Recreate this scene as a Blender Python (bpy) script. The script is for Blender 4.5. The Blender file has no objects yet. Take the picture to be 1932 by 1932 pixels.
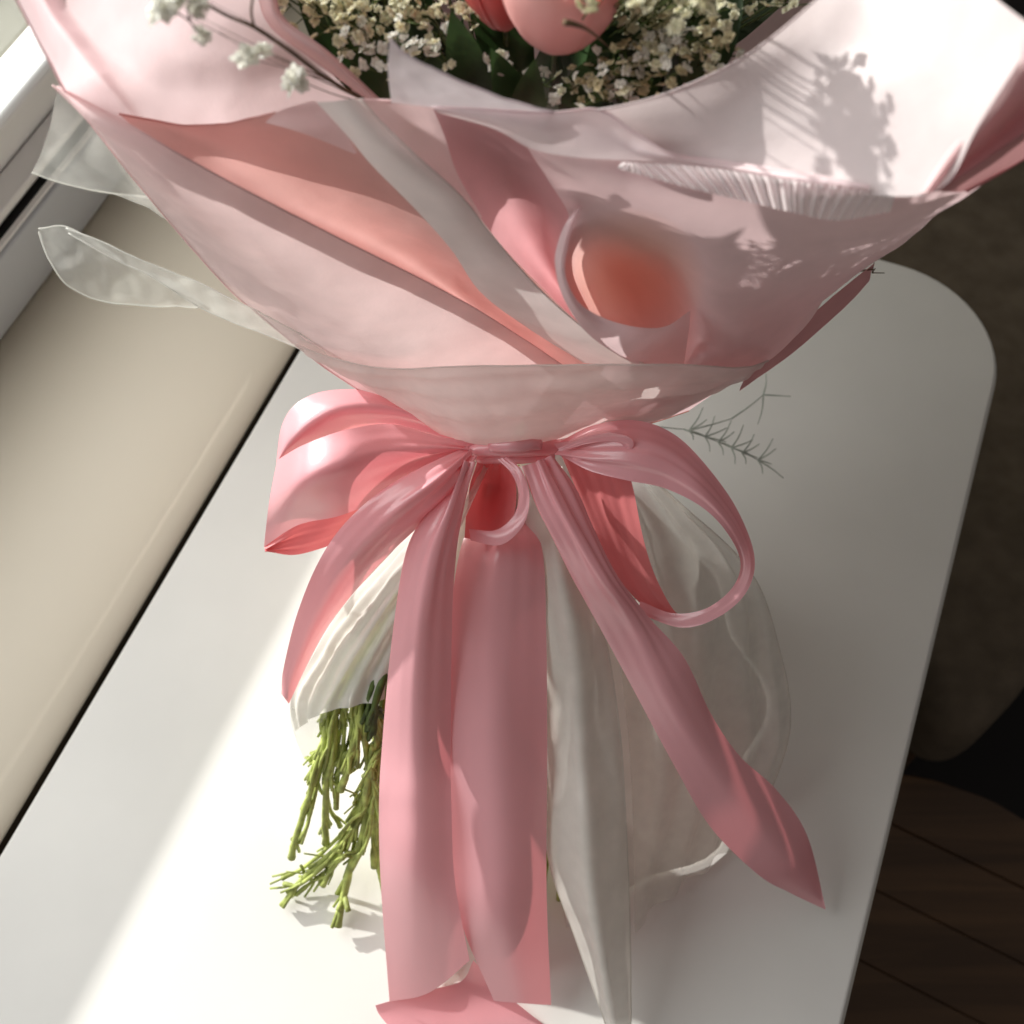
import bpy, bmesh, math, random
from mathutils import Vector, Matrix, noise
R = math.radians
random.seed(11)
C = bpy.context.scene.collection
S = bpy.context.scene

# ------------------------------------------------------------ camera
CAM_H, PITCH, FOV = 0.65, R(60), R(45)
cam = bpy.data.cameras.new('camera'); cam.sensor_width = 36; cam.angle = FOV
cam.clip_start = 0.01; cam.clip_end = 100
cam.dof.use_dof = True; cam.dof.focus_distance = 0.50; cam.dof.aperture_fstop = 14
co = bpy.data.objects.new('camera', cam); C.objects.link(co)
co.location = (0, 0, CAM_H); co.rotation_euler = (R(90) - PITCH, 0, 0)
S.camera = co

# long direction of the table (D) and the direction from window into the room (E)
_d = Vector((.3626, .932, 0)).normalized()
D = _d; E = Vector((_d.y, -_d.x, 0))
def st(s, t, z=0.0): return E * s + D * t + Vector((0, 0, z))

# ------------------------------------------------------------ light
w = bpy.data.worlds.new('World'); S.world = w; w.use_nodes = True
w.node_tree.nodes['Background'].inputs[0].default_value = (1.0, .94, .88, 1)
w.node_tree.nodes['Background'].inputs[1].default_value = 0.13

AZ, EL = R(-13), R(21.5)
trav = (E * math.cos(AZ) + D * math.sin(AZ)) * math.cos(EL) + Vector((0, 0, -math.sin(EL)))
target = Vector((0.0, .25, .2))
sl = bpy.data.lights.new('sunlight_spot', 'SPOT'); sl.energy = 1750; sl.shadow_soft_size = .045
sl.spot_size = R(40); sl.spot_blend = .3; sl.color = (1, .965, .925)
so = bpy.data.objects.new('sunlight_spot', sl); C.objects.link(so)
so.location = target - trav * 5
so.rotation_euler = trav.to_track_quat('-Z', 'Y').to_euler()

al = bpy.data.lights.new('window_skylight', 'AREA'); al.shape = 'RECTANGLE'; al.size = 1.5; al.size_y = 1.0
al.energy = 16; al.color = (.985, .985, .985)
ao = bpy.data.objects.new('window_skylight', al); C.objects.link(ao)
ao.location = st(-.85, .25, .80)
ao.rotation_euler = (st(0, .3, .15) - ao.location).to_track_quat('-Z', 'Y').to_euler()

S.view_settings.view_transform = 'Standard'; S.view_settings.look = 'None'
S.view_settings.exposure = 0.10; S.view_settings.gamma = 1
S.render.engine = 'CYCLES'
S.cycles.transparent_max_bounces = 24; S.cycles.max_bounces = 12
S.cycles.diffuse_bounces = 6; S.cycles.transmission_bounces = 10

# ------------------------------------------------------------ helpers
FP = 966 / math.tan(FOV / 2)
_F = Vector((0, math.cos(PITCH), -math.sin(PITCH))); _U = Vector((0, math.sin(PITCH), math.cos(PITCH)))
def P(x, y, z):
    """survey point: where the sight line through (x, y) of the 1932 px photograph meets height z"""
    d = _F + Vector((1, 0, 0)) * ((x - 966) / FP) + _U * ((966 - y) / FP)
    return Vector((0, 0, CAM_H)) + d * ((z - CAM_H) / d.z)

def link(name, me, mat=None, parent=None, smooth=True):
    o = bpy.data.objects.new(name, me); C.objects.link(o)
    if mat is not None:
        me.materials.clear()
        for m in (mat if isinstance(mat, (list, tuple)) else [mat]): me.materials.append(m)
    if smooth:
        for p in me.polygons: p.use_smooth = True
    if parent is not None: o.parent = parent
    return o
def tag(o, label=None, cat=None, group=None, kind=None):
    if label: o['label'] = label
    if cat: o['category'] = cat
    if group: o['group'] = group
    if kind: o['kind'] = kind
    return o
def empty(name, loc=(0, 0, 0)):
    o = bpy.data.objects.new(name, None); C.objects.link(o); o.location = loc
    o.empty_display_size = .02
    return o

def cr(pts, n):
    """Catmull-Rom through pts, n samples"""
    k = len(pts)
    if k == 2:
        return [pts[0].lerp(pts[1], i / (n - 1)) for i in range(n)]
    ext = [pts[0] * 2 - pts[1]] + list(pts) + [pts[-1] * 2 - pts[-2]]
    out = []
    for i in range(n):
        u = i / (n - 1) * (k - 1); j = min(int(u), k - 2); f = u - j
        p0, p1, p2, p3 = ext[j:j + 4]
        out.append(.5 * ((2 * p1) + (p2 - p0) * f + (2 * p0 - 5 * p1 + 4 * p2 - p3) * f * f + (3 * p1 - p0 - 3 * p2 + p3) * f ** 3))
    return out

def tube(bm, pts, r0, r1=None, seg=6, mat=0):
    r1 = r0 if r1 is None else r1
    n = len(pts); rings = []
    for i, p in enumerate(pts):
        a = pts[max(i - 1, 0)]; b = pts[min(i + 1, n - 1)]
        t = (b - a)
        if t.length < 1e-9: t = Vector((0, 0, 1))
        t.normalize()
        x = t.orthogonal().normalized() if i == 0 else (px - t * px.dot(t)).normalized()
        px = x; y = t.cross(x)
        r = r0 + (r1 - r0) * i / (n - 1) if not callable(r0) else r0(i / (n - 1))
        rings.append([bm.verts.new(p + x * math.cos(q) * r + y * math.sin(q) * r) for q in [2 * math.pi * k / seg for k in range(seg)]])
    for a, b in zip(rings, rings[1:]):
        for k in range(seg):
            f = bm.faces.new((a[k], a[(k + 1) % seg], b[(k + 1) % seg], b[k])); f.material_index = mat; f.smooth = True
    for rr, fl in ((rings[0], True), (rings[-1], False)):
        f = bm.faces.new(list(reversed(rr)) if fl else rr); f.material_index = mat

def fbm(v, s, o=3): return noise.fractal(v * s, 1.0, 2.0, o)

def sheet(name, edges, mat, parent, nu=60, nv=26, bulge=0.0, crinkle=.0008, cs=28, hem=None, hem_r=.00035,
          pleat=None, seed=0.0, tone=None, pull=None, kp=0):
    """a sheet of paper or ribbon lofted through survey polylines; edges: list of polylines of (x, y, height)"""
    ls = [cr([Vector(p) for p in e], nu) for e in edges]
    grid = []
    for i in range(nu):
        row = cr([l[i] for l in ls], nv)
        for j, q in enumerate(row):
            v = j / (nv - 1)
            q.z += bulge * 4 * v * (1 - v)
            if pull: q.z += pull(i / (nu - 1), v)
        grid.append(row)
    W = [[P(*q) for q in row] for row in grid]
    bm = bmesh.new(); V = []
    lay = bm.verts.layers.float_color.new('painted_glow') if tone else None
    off = Vector((seed * 3.1, seed * 7.7, seed))
    for i in range(nu):
        r = []
        for j in range(nv):
            p = W[i][j]
            du = W[min(i + 1, nu - 1)][j] - W[max(i - 1, 0)][j]; dv = W[i][min(j + 1, nv - 1)] - W[i][max(j - 1, 0)]
            nn = du.cross(dv)
            nn = nn.normalized() if nn.length > 1e-12 else Vector((0, 0, 1))
            edge = min(1, 6 * min(j, nv - 1 - j) / (nv - 1) + .25)
            h = crinkle * (fbm(p + off, cs) + .55 * abs(fbm(p + off * 2, cs * 2.3, 2))) * edge
            if pleat:
                amp, k, tw = pleat
                h += amp * math.sin(2 * math.pi * k * (j / (nv - 1) + tw * i / (nu - 1)) + 1.7 * noise.noise(p * 20 + off)) * edge
            if kp:
                u_ = i / (nu - 1); u_ = u_ if kp > 0 else 1 - u_
                h += abs(kp) * math.exp(-u_ * 5.5) * (math.sin(2 * math.pi * (2.6 * j / (nv - 1) + seed)) + .5 * math.sin(2 * math.pi * (5.3 * j / (nv - 1) + seed * 2)))
                h += .00025 * math.sin(2 * math.pi * (1.1 * j / (nv - 1) + 2.2 * u_ + seed)) * math.sin(math.pi * u_)
            r.append(bm.verts.new(p + nn * h))
        V.append(r)
    for i in range(nu - 1):
        for j in range(nv - 1):
            try: bm.faces.new((V[i][j], V[i][j + 1], V[i + 1][j + 1], V[i + 1][j]))
            except ValueError: pass
    if hem is not None:
        for side in hem:
            if side == 'a': pts = [V[i][0].co.copy() for i in range(nu)]
            elif side == 'b': pts = [V[i][-1].co.copy() for i in range(nu)]
            elif side == 's': pts = [v.co.copy() for v in V[0]]
            else: pts = [v.co.copy() for v in V[-1]]
            tube(bm, pts, hem_r, seg=5, mat=0)
    if tone:
        for i in range(nu):
            for j in range(nv):
                t = tone(grid[i][j].x, grid[i][j].y); V[i][j][lay] = (t, t, t, 1)
    me = bpy.data.meshes.new(name); bm.to_mesh(me); bm.free()
    return link(name, me, mat, parent)

# ------------------------------------------------------------ materials
def newmat(name):
    m = bpy.data.materials.new(name); m.use_nodes = True; nt = m.node_tree
    for n in list(nt.nodes): nt.nodes.remove(n)
    out = nt.nodes.new('ShaderNodeOutputMaterial')
    return m, nt, out
def N(nt, t, **k):
    n = nt.nodes.new(t)
    for a, b in k.items():
        if a.startswith('i_'):
            n.inputs[int(a[2:]) if a[2:].isdigit() else a[2:].replace('_', ' ')].default_value = b
        else: setattr(n, a, b)
    return n
def varied(nt, col, amt=.06, scale=30, dark=None):
    tc = N(nt, 'ShaderNodeTexCoord'); nz = N(nt, 'ShaderNodeTexNoise'); nz.inputs['Scale'].default_value = scale; nz.inputs['Detail'].default_value = 6
    nt.links.new(tc.outputs['Object'], nz.inputs['Vector'])
    r = N(nt, 'ShaderNodeValToRGB')
    d = dark or tuple(c * (1 - 2 * amt) for c in col)
    r.color_ramp.elements[0].color = (*d, 1); r.color_ramp.elements[1].color = (*[min(1, c * (1 + amt)) for c in col], 1)
    r.color_ramp.elements[0].position = .3; r.color_ramp.elements[1].position = .7
    nt.links.new(nz.outputs['Fac'], r.inputs[0])
    return tc, r.outputs[0]

def paper(name, col, trans=.4, sheer=0.0, gloss=.04, rough=.45, painted_glow=None, tcol=None):
    m, nt, out = newmat(name); L = nt.links.new
    tc, c = varied(nt, col, .035, 60)
    if painted_glow:
        at = N(nt, 'ShaderNodeAttribute', attribute_name='painted_glow'); mx = N(nt, 'ShaderNodeMixRGB')
        L(at.outputs['Fac'], mx.inputs[0]); L(c, mx.inputs[1]); mx.inputs[2].default_value = (*painted_glow, 1); c = mx.outputs[0]
    nz = N(nt, 'ShaderNodeTexNoise'); nz.inputs['Scale'].default_value = 900; nz.inputs['Detail'].default_value = 3
    L(tc.outputs['Object'], nz.inputs['Vector'])
    n2 = N(nt, 'ShaderNodeTexNoise'); n2.inputs['Scale'].default_value = 70; n2.inputs['Detail'].default_value = 5
    L(tc.outputs['Object'], n2.inputs['Vector'])
    b1 = N(nt, 'ShaderNodeBump'); b1.inputs['Strength'].default_value = .10; b1.inputs['Distance'].default_value = .0004; L(nz.outputs[0], b1.inputs['Height'])
    b2 = N(nt, 'ShaderNodeBump'); b2.inputs['Strength'].default_value = .22; b2.inputs['Distance'].default_value = .002; L(n2.outputs[0], b2.inputs['Height']); L(b1.outputs[0], b2.inputs['Normal'])
    d = N(nt, 'ShaderNodeBsdfDiffuse'); t = N(nt, 'ShaderNodeBsdfTranslucent'); g = N(nt, 'ShaderNodeBsdfGlossy'); g.inputs['Roughness'].default_value = rough
    L(c, d.inputs[0])
    if tcol: t.inputs[0].default_value = (*tcol, 1)
    else: L(c, t.inputs[0])
    for q in (d, t, g): L(b2.outputs[0], q.inputs['Normal'])
    m1 = N(nt, 'ShaderNodeMixShader'); m1.inputs[0].default_value = trans; L(d.outputs[0], m1.inputs[1]); L(t.outputs[0], m1.inputs[2])
    m2 = N(nt, 'ShaderNodeMixShader'); m2.inputs[0].default_value = gloss; L(m1.outputs[0], m2.inputs[1]); L(g.outputs[0], m2.inputs[2])
    last = m2
    if sheer > 0:
        tr = N(nt, 'ShaderNodeBsdfTransparent'); m3 = N(nt, 'ShaderNodeMixShader')
        # woven-fibre variation of the see-through amount
        mr = N(nt, 'ShaderNodeMapRange'); mr.inputs['To Min'].default_value = sheer - .05; mr.inputs['To Max'].default_value = min(1, sheer + .05)
        mr.inputs['From Min'].default_value = .3; mr.inputs['From Max'].default_value = .7
        L(n2.outputs[0], mr.inputs['Value']); L(mr.outputs[0], m3.inputs[0]); L(m2.outputs[0], m3.inputs[1]); L(tr.outputs[0], m3.inputs[2]); last = m3
    L(last.outputs[0], out.inputs[0])
    return m

def satin(name, col, rough=.26):
    m, nt, out = newmat(name); L = nt.links.new
    tc, c = varied(nt, col, .02, 15)
    p = N(nt, 'ShaderNodeBsdfPrincipled'); L(c, p.inputs['Base Color'])
    p.inputs['Roughness'].default_value = rough; p.inputs['Specular IOR Level'].default_value = 1.0
    p.inputs['Sheen Weight'].default_value = .3; p.inputs['Coat Weight'].default_value = .15; p.inputs['Coat Roughness'].default_value = .18; p.inputs['Sheen Roughness'].default_value = .4; p.inputs['Sheen Tint'].default_value = (1, .75, .78, 1)
    nz = N(nt, 'ShaderNodeTexNoise'); nz.inputs['Scale'].default_value = 1100; nz.inputs['Detail'].default_value = 8; L(tc.outputs['Object'], nz.inputs['Vector'])
    b = N(nt, 'ShaderNodeBump'); b.inputs['Strength'].default_value = .25; b.inputs['Distance'].default_value = .0002; L(nz.outputs[0], b.inputs['Height']); L(b.outputs[0], p.inputs['Normal'])
    t = N(nt, 'ShaderNodeBsdfTranslucent'); t.inputs[0].default_value = (min(1, col[0] * 1.05), col[1] * .55, col[2] * .55, 1)
    mx = N(nt, 'ShaderNodeMixShader'); mx.inputs[0].default_value = .26; L(p.outputs[0], mx.inputs[1]); L(t.outputs[0], mx.inputs[2])
    L(mx.outputs[0], out.inputs[0])
    return m

def plain(name, col, rough=.5, spec=.5, amt=.05, scale=12, bump=.05, bscale=300, dist=.0005, metal=0, trans=0, coat=0):
    m, nt, out = newmat(name); L = nt.links.new
    tc, c = varied(nt, col, amt, scale)
    p = N(nt, 'ShaderNodeBsdfPrincipled'); L(c, p.inputs['Base Color'])
    p.inputs['Roughness'].default_value = rough; p.inputs['Specular IOR Level'].default_value = spec; p.inputs['Metallic'].default_value = metal
    p.inputs['Coat Weight'].default_value = coat
    nz = N(nt, 'ShaderNodeTexNoise'); nz.inputs['Scale'].default_value = bscale; nz.inputs['Detail'].default_value = 5; L(tc.outputs['Object'], nz.inputs['Vector'])
    b = N(nt, 'ShaderNodeBump'); b.inputs['Strength'].default_value = bump; b.inputs['Distance'].default_value = dist; L(nz.outputs[0], b.inputs['Height']); L(b.outputs[0], p.inputs['Normal'])
    last = p
    if trans:
        t = N(nt, 'ShaderNodeBsdfTranslucent'); L(c, t.inputs[0])
        mx = N(nt, 'ShaderNodeMixShader'); mx.inputs[0].default_value = trans; L(p.outputs[0], mx.inputs[1]); L(t.outputs[0], mx.inputs[2]); last = mx
    L(last.outputs[0], out.inputs[0])
    return m

def wood(name, c0, c1, ang=0.0):
    m, nt, out = newmat(name); L = nt.links.new
    tc = N(nt, 'ShaderNodeTexCoord'); mp = N(nt, 'ShaderNodeMapping'); mp.inputs['Scale'].default_value = (2.0, 26, 8); mp.inputs['Rotation'].default_value = (0, 0, ang)
    L(tc.outputs['Object'], mp.inputs[0])
    nz = N(nt, 'ShaderNodeTexNoise'); nz.inputs['Scale'].default_value = 2; nz.inputs['Detail'].default_value = 8; nz.inputs['Distortion'].default_value = .6; L(mp.outputs[0], nz.inputs['Vector'])
    r = N(nt, 'ShaderNodeValToRGB'); r.color_ramp.elements[0].color = (*c0, 1); r.color_ramp.elements[1].color = (*c1, 1)
    r.color_ramp.elements[0].position = .35; r.color_ramp.elements[1].position = .65; L(nz.outputs[0], r.inputs[0])
    p = N(nt, 'ShaderNodeBsdfPrincipled'); L(r.outputs[0], p.inputs['Base Color']); p.inputs['Roughness'].default_value = .5
    L(p.outputs[0], out.inputs[0]); return m

def glassmat(name):
    m, nt, out = newmat(name); L = nt.links.new
    t = N(nt, 'ShaderNodeBsdfTransparent'); t.inputs[0].default_value = (.97, .98, .97, 1)
    g = N(nt, 'ShaderNodeBsdfGlossy'); g.inputs['Roughness'].default_value = .02
    mx = N(nt, 'ShaderNodeMixShader'); mx.inputs[0].default_value = .06; L(t.outputs[0], mx.inputs[1]); L(g.outputs[0], mx.inputs[2]); L(mx.outputs[0], out.inputs[0])
    return m

M = dict(
    blush=paper('paper_blush', (.94, .74, .74), .38),
    palepink=paper('paper_pale_pink', (.85, .67, .69), .48, gloss=.03),
    palein=paper('paper_pale_inner', (.82, .715, .72), .35, gloss=.03),
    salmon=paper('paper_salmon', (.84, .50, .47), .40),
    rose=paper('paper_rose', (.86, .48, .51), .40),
    lightpink=paper('paper_light_pink', (.94, .71, .72), .45),
    mist=paper('paper_mist', (.90, .84, .82), .35),
    mauve=paper('paper_mauve', (.92, .78, .80), .40),
    big=paper('paper_front', (.95, .70, .72), .45, painted_glow=(.88, .49, .39)),
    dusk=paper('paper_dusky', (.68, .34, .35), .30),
    sun_stripe=paper('sun_stripe_white', (.95, .87, .88), .50, gloss=.03),
    sun_block=paper('paper_sun_block', (.84, .78, .73), .06, gloss=.01),
    sun_liner=paper('sun_block_liner', (.88, .66, .64), .12, gloss=.01),
    waist=paper('tissue_waist', (.89, .80, .77), .40, sheer=.14),
    sheer=paper('tissue_sheer', (.90, .90, .86), .45, sheer=.48, gloss=.05, rough=.4),
    veil=paper('tissue_veil', (.90, .90, .85), .45, sheer=.62, gloss=.05, rough=.4),
    tissue=paper('tissue_white', (.86, .83, .78), .40, sheer=.12),
    skirt=paper('tissue_skirt', (.80, .76, .70), .35, sheer=.50),
    violet=paper('tissue_violet', (.78, .70, .74), .45, sheer=.12),
    satin=satin('satin_pink', (.93, .49, .54)),
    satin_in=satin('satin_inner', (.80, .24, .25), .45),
    table=plain('table_laminate', (.79, .77, .74), .38, .4, .03, 9, .05, 700, .0003),
    tedge=plain('table_edge', (.78, .75, .69), .45, .4, .03),
    ledge=plain('ledge_paint', (.80, .72, .60), .55, .3, .02, 4, .03, 250, .0004),
    frame=plain('frame_white', (.90, .90, .89), .35, .5, .02, 6, .02),
    frame_grey=plain('frame_grey', (.60, .63, .66), .4, .5, .03, 6, .02),
    gasket=plain('rubber', (.012, .012, .013), .6, .3, .1),
    gap_shade=plain('gap_shade_brown', (.045, .03, .018), .8, .2, .1),
    glass=glassmat('glass'),
    sun_screen=paper('sun_screen_cloth', (.80, .79, .68), .30, gloss=.01),
    inner=plain('bed_shade_green', (.022, .032, .014), .8, .2, .3, 60),
    floor=plain('floor_dark', (.012, .009, .009), .6, .3, .2, 6, .1),
    chair=plain('chair_fabric', (.165, .13, .095), .9, .1, .12, 40, .5, 700, .001),
    wood=wood('stool_wood', (.080, .040, .017), (.150, .078, .034), R(35)),
    outside=plain('outside_ground', (.20, .195, .16), .9, .1, .1, 3),
    stem=plain('stem_green', (.50, .57, .16), .5, .4, .25, 160, .3, 400, .0006, trans=.15),
    stemdark=plain('stem_dark', (.075, .11, .025), .6, .3, .3, 200, .2),
    twig=plain('twig_brown', (.13, .085, .05), .7, .2, .2, 200),
    leaf=plain('leaf_green', (.035, .075, .022), .5, .4, .35, 60, .4, 150, .001, trans=.2),
    blossom=plain('blossom_cream', (.88, .85, .64), .7, .2, .12, 300, .2, 900, .0004, trans=.3),
    blossomw=plain('blossom_white', (.93, .92, .85), .7, .2, .06, 300, .2, 900, .0004, trans=.3),
    blossomd=plain('blossom_dry', (.74, .66, .42), .8, .2, .2, 300, .2, 900, .0004, trans=.25),
    fern=plain('fern_grey_green', (.42, .46, .41), .8, .2, .15, 100),
    tulip=plain('tulip_petal', (.86, .48, .45), .45, .4, .06, 40, .25, 90, .0012, trans=.3),
    tulipd=plain('tulip_petal_deep', (.78, .16, .15), .45, .4, .1, 40, .25, 90, .0012, trans=.3),
)

# ------------------------------------------------------------ setting
def prism(name, prof, t0, t1, mat, parent=None, bevel=.0, smooth=False, n=1):
    """profile in (s, z), extruded along the table direction"""
    bm = bmesh.new()
    rings = [[bm.verts.new(st(s, t0 + (t1 - t0) * k / n, z)) for s, z in prof] for k in range(n + 1)]
    m = len(prof)
    for a, b in zip(rings, rings[1:]):
        for i in range(m): bm.faces.new((a[i], a[(i + 1) % m], b[(i + 1) % m], b[i]))
    bm.faces.new(rings[0]); bm.faces.new(list(reversed(rings[-1])))
    bmesh.ops.recalc_face_normals(bm, faces=bm.faces)
    me = bpy.data.meshes.new(name); bm.to_mesh(me); bm.free()
    o = link(name, me, mat, parent, smooth)
    if bevel:
        b = o.modifiers.new('b', 'BEVEL'); b.width = bevel; b.segments = 3; b.limit_method = 'ANGLE'
        for p in me.polygons: p.use_smooth = True
    return o
def slab(name, outline, z0, z1, mat, parent, bev=.004, seg=4):
    bm = bmesh.new()
    f = bm.faces.new([bm.verts.new(Vector((q.x, q.y, z0))) for q in outline])
    r = bmesh.ops.extrude_face_region(bm, geom=[f])
    for v in [g for g in r['geom'] if isinstance(g, bmesh.types.BMVert)]: v.co.z = z1
    bmesh.ops.recalc_face_normals(bm, faces=bm.faces)
    me = bpy.data.meshes.new(name); bm.to_mesh(me); bm.free()
    o = link(name, me, mat, parent, True)
    b = o.modifiers.new('b', 'BEVEL'); b.width = bev; b.segments = seg; b.limit_method = 'ANGLE'; b.angle_limit = R(50)
    w_ = o.modifiers.new('n', 'WEIGHTED_NORMAL')
    return o
def rrect(s0, s1, t0, t1, r, k=14):
    out = []
    for cs_, ct, a0 in ((s1 - r, t1 - r, 0), (s0 + r, t1 - r, 90), (s0 + r, t0 + r, 180), (s1 - r, t0 + r, 270)):
        for i in range(k + 1):
            a = R(a0 + 90 * i / k); out.append(st(cs_ + r * math.cos(a), ct + r * math.sin(a)))
    return out

FLOOR = -.72
def quad(name, pts, mat, kind='structure', dz=0):
    me = bpy.data.meshes.new(name); me.from_pydata([tuple(p) for p in pts], [], [tuple(range(len(pts)))])
    o = link(name, me, mat, None, False); tag(o, kind=kind); return o
quad('floor', [st(-.54, -2, FLOOR), st(3, -2, FLOOR), st(3, 4, FLOOR), st(-.54, 4, FLOOR)], M['floor'])
quad('ground_outside', [st(-7, -4, -.5), st(-.56, -4, -.5), st(-.56, 8, -.5), st(-7, 8, -.5)], M['outside'])
wl = prism('window_wall', [(-.535, FLOOR), (-.345, FLOOR), (-.345, -.032), (-.535, -.032)], -1, 2, M['ledge']); tag(wl, kind='structure')

# ledge: rounded nose rolling down into the gap beside the table
prof = [(-.505, -.030), (-.505, 0)]
prof += [(-.384, .0)]
for i in range(1, 13):
    a = R(90 - 90 * i / 12); prof.append((-.384 + .062 * math.cos(a), -.017 + .017 * math.sin(a)))
prof.append((-.340, -.0175)); prof.append((-.345, -.030))
lg = prism('window_ledge', prof, -1, 2, M['ledge'], smooth=True)
tag(lg, 'beige window ledge with rounded nose beside the white table', 'window ledge')
for p in lg.data.polygons: p.use_smooth = abs(p.normal.z) < 2
jt = prism('gap_shade_strip', [(-.344, -.031), (-.325, -.031), (-.325, -.0182), (-.339, -.0182)], -1, 2, M['gap_shade'], lg)  # dark strip added to paint the shade inside the gap

wf = empty('window_frame', st(-.5, .3, 0))
wf_m = Matrix.Translation(-wf.location)
def wpart(name, prof, mat, bev=.0015, t0=-1, t1=2):
    o = prism(name, prof, t0, t1, mat, wf, bev); o.matrix_parent_inverse = wf_m; return o
tag(wf, 'white window frame with stepped rails and black rubber seal', 'window frame')
wpart('lower_rail', [(-.497, .001), (-.4955, .050), (-.502, .0515), (-.530, .0515), (-.530, .001)], M['frame_grey'])
wpart('seal_lip', [(-.4975, .052), (-.4965, .0555), (-.5005, .0555), (-.5005, .052)], M['frame'], .0004)
wpart('rubber_seal', [(-.5012, .052), (-.5012, .0535), (-.5095, .0535), (-.5095, .052)], M['gasket'], .0003)
wpart('sash_rail', [(-.5100, .052), (-.4995, .066), (-.4975, .073), (-.5140, .076), (-.530, .052)], M['frame'], .0015)
wpart('upper_rail', [(-.5310, .040), (-.5150, .0765), (-.4950, .119), (-.4980, .124), (-.5130, .125), (-.550, .100), (-.550, .040)], M['frame'], .002)
g = wpart('glass_pane', [(-.536, .117), (-.532, .119), (-.532, 1.3), (-.536, 1.3)], M['glass'], 0)
# unseen cream cloth added over the far half of the window to block sun
cp = [( -.500 + .010 * math.sin(i * 1.3) + .003 * math.sin(i * 2.9), .418 + i * .0125) for i in range(93)]
bm = bmesh.new()
cv = [[bm.verts.new(st(s_, t_, .192 + 1.10 * k / 6)) for k in range(7)] for s_, t_ in cp]
for a, b in zip(cv, cv[1:]):
    for k in range(6): bm.faces.new((a[k], b[k], b[k + 1], a[k + 1]))
me = bpy.data.meshes.new('sun_screen'); bm.to_mesh(me); bm.free()
cu = link('sun_screen', me, M['sun_screen']); so_ = cu.modifiers.new('s', 'SOLIDIFY'); so_.thickness = .0015
tag(cu, 'pale cream cloth in folds, added out of view to block sun', 'sun_screen')

tb = empty('table', st(-.09, .1, FLOOR))
tm = Matrix.Translation(-tb.location)
tag(tb, 'white laminate table with rounded corners carrying the pink bouquet', 'table')
top = slab('tabletop', rrect(-.311, .12, -.45, .63, .078), -.024, 0, M['table'], tb, .0025, 3); top.matrix_parent_inverse = tm
ed = slab('edge_band', rrect(-.3095, .1212, -.4512, .6312, .079), -.022, -.0035, M['tedge'], tb, .001, 2); ed.matrix_parent_inverse = tm
def cyl(name, c, r, z0, z1, mat, parent, inv, seg=40, bev=.003):
    o = slab(name, [c + Vector((r * math.cos(2 * math.pi * i / seg), r * math.sin(2 * math.pi * i / seg), 0)) for i in range(seg)], z0, z1, mat, parent, bev, 2)
    if inv is not None: o.matrix_parent_inverse = inv
    return o
cyl('pedestal', st(-.09, .1), .035, FLOOR + .02, -.0245, M['frame_grey'], tb, tm)
cyl('foot_plate', st(-.09, .1), .20, FLOOR, FLOOR + .0195, M['frame_grey'], tb, tm)

# dark chair and stool beyond the table
ch = empty('chair', P(2100, 900, FLOOR)); cm = Matrix.Translation(-ch.location)
tag(ch, 'dark brown upholstered chair in shade to the right of the table', 'chair')
ol = [P(*q, -.26) for q in ((1600, 200), (1660, 900), (1715, 1200), (1738, 1300), (1765, 1345), (1812, 1370), (1865, 1362), (1925, 1310), (2010, 1200), (2200, 1000), (2350, 700), (2300, 200), (2000, 0))]
sm = cr([Vector(p) for p in ol + [ol[0]]], 80)[:-1]
o = slab('seat_cushion', sm, -.36, -.26, M['chair'], ch, .022, 6); o.matrix_parent_inverse = cm
cen = sum(ol, Vector()) / len(ol)
for k, q in enumerate((P(1880, 1240, -.26), P(2150, 950, -.26), P(1900, 300, -.26), P(2200, 350, -.26))):
    q = q.lerp(cen, .15); cyl('leg', Vector((q.x, q.y, 0)), .016, FLOOR, -.361, M['wood'], ch, cm, 16)
sc = P(1720, 1940, -.34); sc = Vector((sc.x, sc.y, 0))
rr = (P(1760, 1470, -.34) - Vector((sc.x, sc.y, -.34))).length
sto = empty('stool', Vector((sc.x, sc.y, FLOOR))); sm_ = Matrix.Translation(-sto.location)
tag(sto, 'round dark wooden stool low beside the table at the bottom right', 'stool')
# round seat made of boards
nb = 7
for k in range(nb):
    a, b = -rr + 2 * rr * k / nb + .0001, -rr + 2 * rr * (k + 1) / nb - .0001
    pts = []
    for i in range(13):
        y = a + (b - a) * i / 12; pts.append((math.sqrt(max(rr * rr - y * y, 1e-8)), y))
    for i in range(13):
        y = b - (b - a) * i / 12; pts.append((-math.sqrt(max(rr * rr - y * y, 1e-8)), y))
    ca, sa = math.cos(R(-28)), math.sin(R(-28))
    o = slab('seat_board', [sc + Vector((x * ca - y * sa, x * sa + y * ca, 0)) for x, y in pts], -.366, -.34 - .0006 * (k % 3), M['wood'], sto, .002, 2)
    o.matrix_parent_inverse = sm_
for a in (40, 160, 280):
    q = sc + Vector((math.cos(R(a)), math.sin(R(a)), 0)) * rr * .7
    cyl('leg', q, .014, FLOOR, -.367, M['wood'], sto, sm_, 16)

# ------------------------------------------------------------ the bouquet
bq = empty('bouquet', P(900, 1650, 0)); bi = Matrix.Translation(-bq.location)
tag(bq, 'bouquet of baby\'s breath and a tulip wrapped in pink paper standing on the table', 'bouquet')
class Par:
    pass
def SH(name, edges, mat, **k):
    par = k.pop('parent', bq); lab = k.pop('label', None)
    o = sheet(name, edges, M[mat], par, **k); o.matrix_parent_inverse = bi
    if lab: o['label'] = lab
    return o

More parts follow.
